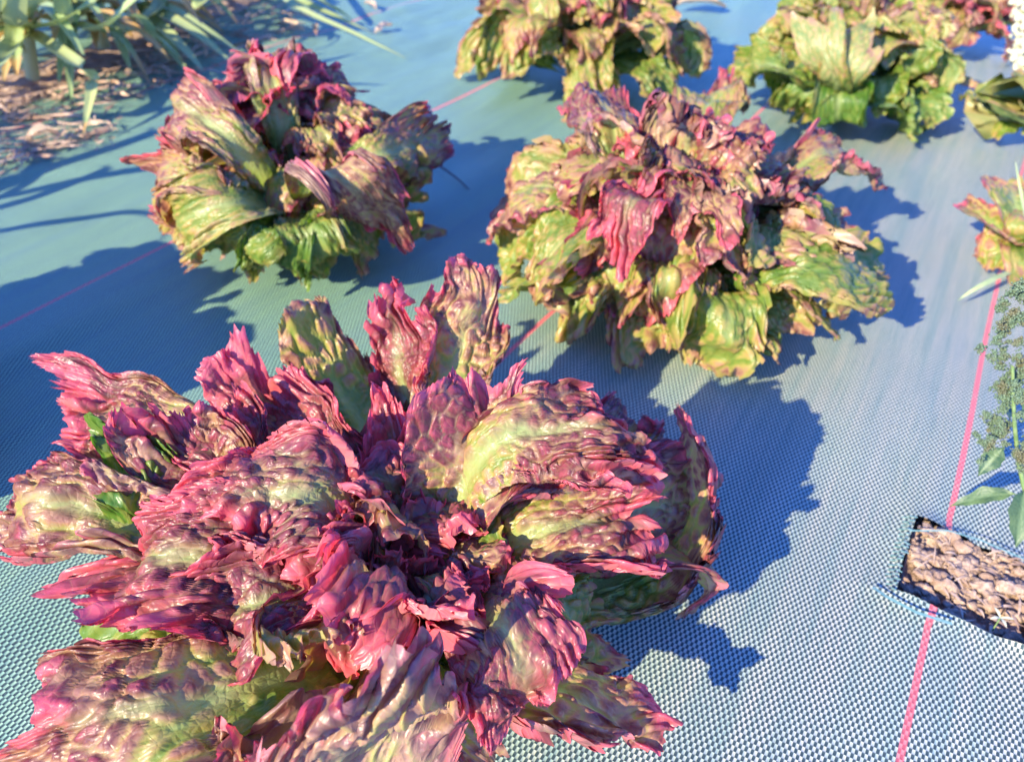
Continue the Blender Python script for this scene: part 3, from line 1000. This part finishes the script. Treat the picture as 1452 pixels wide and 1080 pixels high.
PI = math.pi
leek('leek with thick pale stem and an arched dark blade, at the left edge', 45, 120, [
    [(110, 95, .09), (135, 110, .06), (118, 190, .015)],
    [(75, 40, .11), (125, 10, .14), (190, -40, .17)],
    [(20, 40, .12), (30, -30, .20), (40, -90, .26)],
    [(-10, 100, .10), (-40, 130, .06), (-60, 150, .03)],
    (2.4, .22, .12, .05), (1.2, .25, .16, .06), (3.6, .2, .1, .1)], 3, lean=(.01, .01), h=.08)
leek('leek with bright orange drying sheath beside the thick stemmed leek', 88, 100, [
    [(95, 40, .10), (85, -10, .16), (70, -60, .20)],
    [(140, 50, .10), (190, 5, .14), (240, -50, .18)],
    (1.8, .25, .15, .06), (2.9, .2, .14, .08), (0.6, .24, .12, .1)], 5, lean=(.012, .02), h=.07)
leek('leek whose long pale blades sprawl right over the cloth towards the pink lettuce', 185, 50, [
    [(215, 30, .06), (250, 60, .045), (290, 102, .015)],
    [(225, 20, .07), (280, 50, .05), (335, 95, .012)],
    [(230, 5, .08), (300, 50, .045), (350, 82, .012)],
    [(215, 40, .05), (240, 70, .03), (272, 110, .01)],
    (1.5, .26, .16, .06), (2.4, .26, .12, .1), (3.3, .2, .10, .1)], 7, lean=(.01, 0), h=.05)
leek('leek at the top edge with one blade pointing far right, tip drying orange', 330, -30, [
    [(400, 5, .06), (480, 40, .035), (578, 84, .006)],
    [(390, -10, .06), (450, 15, .04), (530, 48, .008)],
    [(290, 0, .08), (270, 20, .06), (240, 45, .03)],
    (1.7, .26, .16, .06), (0.6, .26, .14, .08), (3.0, .24, .12, .1)], 9, h=.06)
leek('leek at the top edge between the sprawling ones, blades upright', 255, -15, [
    [(270, -40, .12), (300, -60, .16), (330, -90, .2)],
    [(230, 10, .08), (200, 30, .07), (165, 60, .04)],
    (1.2, .24, .18, .06), (2.6, .22, .16, .08), (4.4, .15, .1, .08), (5.2, .18, .06, .09)], 11, h=.06)
leek('leek in the top left corner behind the thick stemmed one', 120, 20, [
    (0.2, .22, .10, .10), (1.4, .24, .16, .05), (2.6, .2, .14, .08), (4.6, .17, .08, .10), (5.6, .2, .06, .08)], 13, h=.06)
leek('leek with drooping blades in front of the sprawling one, near the straw', 150, 75, [
    [(150, 40, .10), (175, 20, .12), (205, 30, .09), (230, 70, .03)],
    [(165, 45, .08), (215, 45, .07), (262, 90, .02)],
    (1.6, .24, .14, .05), (2.2, .22, .12, .08), (0.2, .2, .1, .09), (3.2, .2, .12, .1)], 15, h=.06)
leek('leek far back at the top edge, blades crossing its neighbours', 400, -40, [
    [(360, -20, .08), (320, 0, .09), (270, 20, .05)],
    [(430, -10, .07), (470, 10, .05), (500, 28, .01)],
    (3.0, .26, .14, .08), (2.2, .26, .18, .06), (1.2, .24, .14, .06)], 17, h=.06)
leek('leek at the very corner with blades arching over the dark soil', 10, 60, [
    [(30, 20, .12), (70, -5, .16), (120, 0, .14), (150, 30, .08)],
    [(0, 30, .14), (-10, -30, .2), (0, -80, .25)],
    (0.8, .24, .16, .06), (2.0, .24, .16, .05)], 19, h=.08)
for k, (x, y) in enumerate(((-1.22, .28), (-1.09, .10), (-1.04, -.02))):
    leek('leek just beyond the left edge, long blades shading the cloth', 0, 0, [
        (-0.9, .26, .16, .05), (.5, .24, .20, .05), (1.5, .26, .18, .06), (2.8, .22, .16, .08), (4.1, .22, .18, .08), (5.6, .26, .14, .06)], 20 + k, xy=(x, y), h=.09)


# ------------------------------------------------------------------ litter on the left
pk = Pack()
R_ = random.Random(4)
def litter(p, L, w):
    a = R_.gauss(0.9, 0.9)
    d = np.array([math.cos(a), math.sin(a), 0]) * L / 2
    z0 = ground_h(p[0], p[1]) + R_.uniform(.001, .010)
    p = np.array([p[0], p[1], z0])
    off = np.array([R_.uniform(-1, 1), R_.uniform(-1, 1), R_.uniform(0, .6)]) * L * .25
    pk.add(*ribbon(bez(p - d, p + off, p + d + np.array([0, 0, R_.uniform(-.001, .006)]), 8), w, taper=True, twist=R_.uniform(-2, 2)))
for i in range(650):
    t = R_.random()
    px, py = R_.uniform(-40, 420), 0
    py = 150 - px * 0.30 + R_.gauss(0, 26)
    litter(at(px, py), R_.uniform(.015, .07), R_.uniform(.0015, .006))
for i in range(170):
    px = R_.uniform(-30, 170)
    py = 232 - px * 0.30 + R_.gauss(0, 9)
    litter(at(px, py), R_.uniform(.008, .04), R_.uniform(.001, .005))
for i in range(40):
    px, py = R_.uniform(-10, 120), R_.uniform(150, 215)
    litter(at(px, py), R_.uniform(.05, .10), R_.uniform(.001, .0025))
tag(mesh_obj('straw_litter', *pk.out(), STRAW), 'dry pinkish straw and dead leaf scraps strewn around the leeks', 'straw', kind='stuff')

# soil spilled along the leek row
c = [at(-60, 150), at(60, 110), at(190, 62), at(330, 5), at(430, -40)]
n = 90
t = np.linspace(0, len(c) - 1, n)
Q = np.stack([np.interp(t, np.arange(len(c)), np.array(c)[:, k]) for k in range(3)], 1)
T = nrm(np.gradient(Q, axis=0))
S = nrm(np.cross(T, [0, 0, 1]))
m = 24
v = np.linspace(-1, 1, m)
wv = 0.055 * (1 + .5 * vnoise(t[:, None] * 3, np.sign(v)[None] * 3, 4))
XY = Q[:, None] + S[:, None] * (v[None] * wv)[..., None]
ZZ = ground_h(XY[..., 0], XY[..., 1]) + 0.018 * (1 - v[None] ** 2) * (0.7 + .6 * fbm(XY[..., 0] * 50, XY[..., 1] * 50, 3, 3)) - 0.003
XY[..., 2] = ZZ
tag(mesh_obj('soil_strip', XY.reshape(-1, 3), grid_faces(n, m), SOIL), 'low ridge of dark soil at the feet of the leeks', 'soil', kind='structure')


def dry_scrap(label, a, b_, w, seed, lift=.006, name='dry_leaf', tint=.4):
    A0, B0 = at(*a), at(*b_)
    nrow, m = 18, 9
    t = np.linspace(0, 1, nrow)
    v = np.linspace(-1, 1, m)
    Q = A0 + (B0 - A0) * t[:, None] + np.array([0, 0, 1]) * (lift * np.sin(t * PI) + .004)[:, None]
    T = nrm(B0 - A0)
    S = nrm(np.cross(T, [0, 0, 1]))
    ww = w / 2 * np.sin(np.clip(t * 1.02 + .03, 0, 1) * PI) ** .7 * (1 + .2 * vnoise(t * 8, t * 0, seed))
    x = v[None] * ww[:, None]
    zz = lift * .7 * np.abs(v)[None] ** 1.6 + .003 * vnoise(t[:, None] * 6, v[None] * 2, seed)
    V = Q[:, None] + S * x[..., None] + np.array([0, 0, 1]) * zz[..., None]
    pg = np.clip(tint + .4 * vnoise(t[:, None] * 4, v[None] * 2, seed + 2), 0, 1)
    vein = np.exp(-(v[None] / .12) ** 2) * .6 + 0 * pg
    O = A0.copy()
    A = np.stack([pg, vein, pg, pg * 0 + 1], -1).reshape(-1, 4)
    o = mesh_obj(name, V.reshape(-1, 3), grid_faces(nrow, m), DRY, None, None, np.stack([x, np.broadcast_to(t[:, None] * .06, x.shape)], -1).reshape(-1, 2), A)
    tag(o, label, 'dry leaf')


dry_scrap('large curled tan dry leaf behind the top centre lettuce', (957, 12, .012), (1028, 16, .004), .060, 1, .014)
dry_scrap('pale pink dry scrap at the orange tip of the long leek blade', (532, 52, .002), (556, 40, .006), .016, 2)
dry_scrap('small pinkish dry scrap lying apart above the long leek blade', (518, 8, .002), (534, 18, .004), .014, 3, tint=.6)
dry_scrap('slender dry scrap in the shade below the long leek blade', (398, 36, .004), (432, 48, .004), .018, 4)
dry_scrap('short upright rusty scrap below the long leek blade', (444, 40, .002), (450, 56, .004), .010, 5, tint=.9)
dry_scrap('pale oval dry scrap on the line of straw at the left', (40, 208, .004), (86, 198, .006), .022, 6, .010)

# a bare twig beside the rounded lettuce
P = bez(at(624, 236, .006), at(645, 248, .010), at(664, 268, .004), 9)
tag(mesh_obj('twig', *tube(P, np.linspace(.0016, .0008, 9), 6), TWIG), 'thin dark bare twig on the shaded cloth right of the rounded lettuce', 'twig')


# ------------------------------------------------------------------ weeds on the right edge
def weed_leaf(root, O, a, b_, w, seed, tint=.5, sag=.0):
    A0, B0 = np.asarray(a), np.asarray(b_)
    nrow, m = 18, 7
    t = np.linspace(0, 1, nrow)
    v = np.linspace(-1, 1, m)
    Q = bez(A0, (A0 + B0) / 2 + np.array([0, 0, sag]), B0, nrow)
    T = nrm(np.gradient(Q, axis=0))
    S = nrm(np.cross(T, [0.1, -.35, 1]))
    N = np.cross(S, T)
    ww = w / 2 * np.clip(np.sin(np.clip((t - .10) / .9, 0, 1) ** .85 * PI), 0.05, 1)
    x = v[None] * ww[:, None] * (1 + .10 * np.sin(t * 22 + seed)[:, None] * np.abs(v)[None])
    V = Q[:, None] + S[:, None] * x[..., None] + N[:, None] * (np.abs(x) * .35 + .0008 * np.sin(t * 15)[:, None] * np.abs(v)[None])[..., None]
    pg = np.clip(tint + .2 * vnoise(t[:, None] * 5, v[None], seed), 0, 1)
    vein = np.exp(-(v[None] / .10) ** 2) + 0 * pg
    A = np.stack([pg, vein, pg, pg * 0 + 1], -1).reshape(-1, 4)
    mesh_obj('leaf', V.reshape(-1, 3), grid_faces(nrow, m)[:, ::-1].copy(), WEED, root, O, np.stack([x + seed, np.broadcast_to(t[:, None] * .04, x.shape)], -1).reshape(-1, 2), A)


def seed_head(root, O, c, r, n, seed, mat=SEED, sz=.0008, stretch=1.4):
    R2 = random.Random(seed)
    pk = Pack()
    subs = [np.array([R2.gauss(0, .5), R2.gauss(0, .5), R2.gauss(0, .6) * stretch]) * r for _ in range(11)]
    for i in range(n):
        d = np.array([R2.gauss(0, 1), R2.gauss(0, 1), R2.gauss(0, 1)])
        p = np.asarray(c) + subs[i % 11] + d * r * .17
        s = sz * R2.uniform(.6, 1.4)
        V = np.array([[1, 0, 0], [0, 1, 0], [-1, 0, 0], [0, -1, 0], [0, 0, 1], [0, 0, -1]], float)
        V = V * s * np.array([R2.uniform(.7, 1.3), R2.uniform(.7, 1.3), 1.2]) + p
        pk.add(V, np.array([[0, 1, 4], [1, 2, 4], [2, 3, 4], [3, 0, 4], [1, 0, 5], [2, 1, 5], [3, 2, 5], [0, 3, 5]]))
    mesh_obj('seed_head', *pk.out(), mat, root, O)


Ow = at(1495, 800)
w = empty('weed', Ow)
tag(w, 'grey green seeding weed with lance shaped leaves leaning over the soil hole', 'weed')
stemA = [Ow, at(1462, 730, .05), at(1445, 660, .085), at(1438, 600, .12), at(1436, 520, .16)]
stemB = [Ow, at(1478, 700, .06), at(1470, 600, .12), at(1462, 480, .18), at(1455, 420, .21)]
for st in (stemA, stemB):
    P = np.array(st)
    t = np.linspace(0, len(P) - 1, 20)
    Q = np.stack([np.interp(t, np.arange(len(P)), P[:, k]) for k in range(3)], 1)
    for _ in range(3):
        Q[1:-1] = .25 * Q[:-2] + .5 * Q[1:-1] + .25 * Q[2:]
    mesh_obj('stem', *tube(Q, np.linspace(.0022, .001, 20), 7), STEMG, w, Ow)
for k, (x, y, z, r, n) in enumerate(((1418, 595, .115, .0075, 260), (1432, 560, .135, .008, 260), (1408, 625, .11, .0055, 130), (1440, 520, .15, .009, 300),
                                     (1450, 640, .11, .007, 200), (1428, 470, .18, .0075, 220), (1445, 425, .20, .008, 260), (1452, 560, .15, .007, 200), (1415, 510, .15, .005, 110))):
    seed_head(w, Ow, at(x, y, z), r * 1.1, n * 3, k)
weed_leaf(w, Ow, at(1425, 632, .09), at(1387, 674, .070), .013, 1, .45, .004)
weed_leaf(w, Ow, at(1447, 702, .06), at(1348, 718, .035), .012, 2, .65, .010)
weed_leaf(w, Ow, at(1452, 690, .07), at(1440, 775, .040), .020, 3, .4, .008)
weed_leaf(w, Ow, at(1448, 600, .10), at(1480, 560, .12), .014, 4, .5, .004)
weed_leaf(w, Ow, at(1432, 600, .11), at(1418, 560, .10), .008, 5, .5, .004)

Ox = at(1500, 1010)
w2 = empty('weed', Ox)
tag(w2, 'weed just beyond the lower right edge, shading the cloth below the soil hole', 'weed')
mesh_obj('stem', *tube(bez(Ox, Ox + [0, 0, .05], Ox + [-.01, .0, .10], 8), .002, 7), STEMG, w2, Ox)
for k in range(9):
    a = k * 2.4
    z = .02 + k * .009
    b0 = Ox + np.array([0, 0, z])
    weed_leaf(w2, Ox, b0, b0 + np.array([math.cos(a) * .035, math.sin(a) * .035, .012]), .016, 10 + k, .5, .006)
# grass blade crossing the red thread
Og = at(1470, 372)
gb = empty('grass_tuft', Og)
tag(gb, 'thin pale grass blades reaching left across the red thread', 'grass')
for k, (a, m_, b_) in enumerate((((1470, 372, .01), (1410, 395, .03), (1358, 426, .012)), ((1475, 370, .01), (1460, 330, .07), (1440, 230, .13)))):
    mesh_obj('blade', *ribbon(bez(at(*a), 2 * at(*m_) - (at(*a) + at(*b_)) / 2, at(*b_), 16), .0055, taper=True, twist=.5), plain('grass_blade', (.26, .34, .14), (.36, .42, .2), 150, .45) if k == 0 else bpy.data.materials['grass_blade'], gb, Og)
# tall pale flowering weed in the top right corner
Oy = at(1478, 130)
w3 = empty('weed', Oy)
tag(w3, 'tall weed with pale cream flower beads in the top right corner', 'weed')
mesh_obj('stem', *tube(bez(Oy, at(1466, 70, .08), at(1450, 5, .14), 12), np.linspace(.0025, .001, 12), 7), STEMG, w3, Oy)
for k in range(9):
    p = at(1448 + (k % 3) * 8 - 6, 12 + k * 12, .13 - k * .010)
    seed_head(w3, Oy, p, .012, 26, 60 + k, PALESEED, .0045, 1.0)
mesh_obj('blade', *ribbon(bez(at(1440, 60, .06), at(1424, 50, .07), at(1421, 22, .08), 10), .006, taper=True), bpy.data.materials['grass_blade'], w3, Oy)

# ------------------------------------------------------------------ light, sky, camera
SUN_EL = 27.8
sd = np.array([0.22, 0.97])
sd = sd / np.linalg.norm(sd)
li = bpy.data.lights.new('sun', 'SUN')
li.energy = 5.0
li.angle = math.radians(0.53)
li.color = (1.0, 0.87, 0.60)
so = link(bpy.data.objects.new('sun', li))
from mathutils import Vector, Matrix
e = math.radians(SUN_EL)
dirv = Vector((sd[0] * math.cos(e), sd[1] * math.cos(e), -math.sin(e)))
so.rotation_euler = dirv.to_track_quat('-Z', 'Y').to_euler()
so.location = (-1, -2, 2)

world = bpy.data.worlds.new('World')
scene.world = world
world.use_nodes = True
wn = world.node_tree.nodes
wl = world.node_tree.links
wn.clear()
sky = wn.new('ShaderNodeTexSky')
sky.sky_type = 'NISHITA'
sky.sun_disc = False
sky.sun_elevation = e
sky.sun_rotation = math.atan2(-sd[0], -sd[1])
sky.air_density = 1.0
sky.dust_density = 0.3
sky.ozone_density = 3.0
bg = wn.new('ShaderNodeBackground')
bg.inputs[1].default_value = 0.125
wo = wn.new('ShaderNodeOutputWorld')
tint = wn.new('ShaderNodeMix')
tint.data_type = 'RGBA'
tint.blend_type = 'MULTIPLY'
tint.inputs[0].default_value = 1
tint.inputs[7].default_value = (0.45, 0.84, 2.0, 1)
wl.new(sky.outputs[0], tint.inputs[6])
wl.new(tint.outputs[2], bg.inputs[0])
wl.new(bg.outputs[0], wo.inputs[0])

cam = bpy.data.cameras.new('camera')
co = link(bpy.data.objects.new('camera', cam))
M4 = Matrix(RC.tolist()).to_4x4()
M4.translation = Vector((0, 0, CAMH))
co.matrix_world = M4
cam.sensor_fit = 'HORIZONTAL'
cam.sensor_width = 36
cam.lens = FPX / 1452 * 36
cam.clip_start = 0.01
cam.clip_end = 500
cam.dof.use_dof = True
fp = at(560, 780, .13)
cam.dof.focus_distance = float(-(RC.T @ (fp - np.array([0, 0, CAMH])))[2])
cam.dof.aperture_fstop = 10.0
scene.camera = co

scene.view_settings.view_transform = 'Standard'
scene.view_settings.look = 'None'
scene.view_settings.exposure = 1.35
scene.view_settings.gamma = 1
scene.cycles.use_denoising = True
scene.cycles.max_bounces = 8
scene.cycles.transparent_max_bounces = 8
print('focus', cam.dof.focus_distance, 'verts', sum(len(o.data.vertices) for o in bpy.data.objects if o.type == 'MESH'))
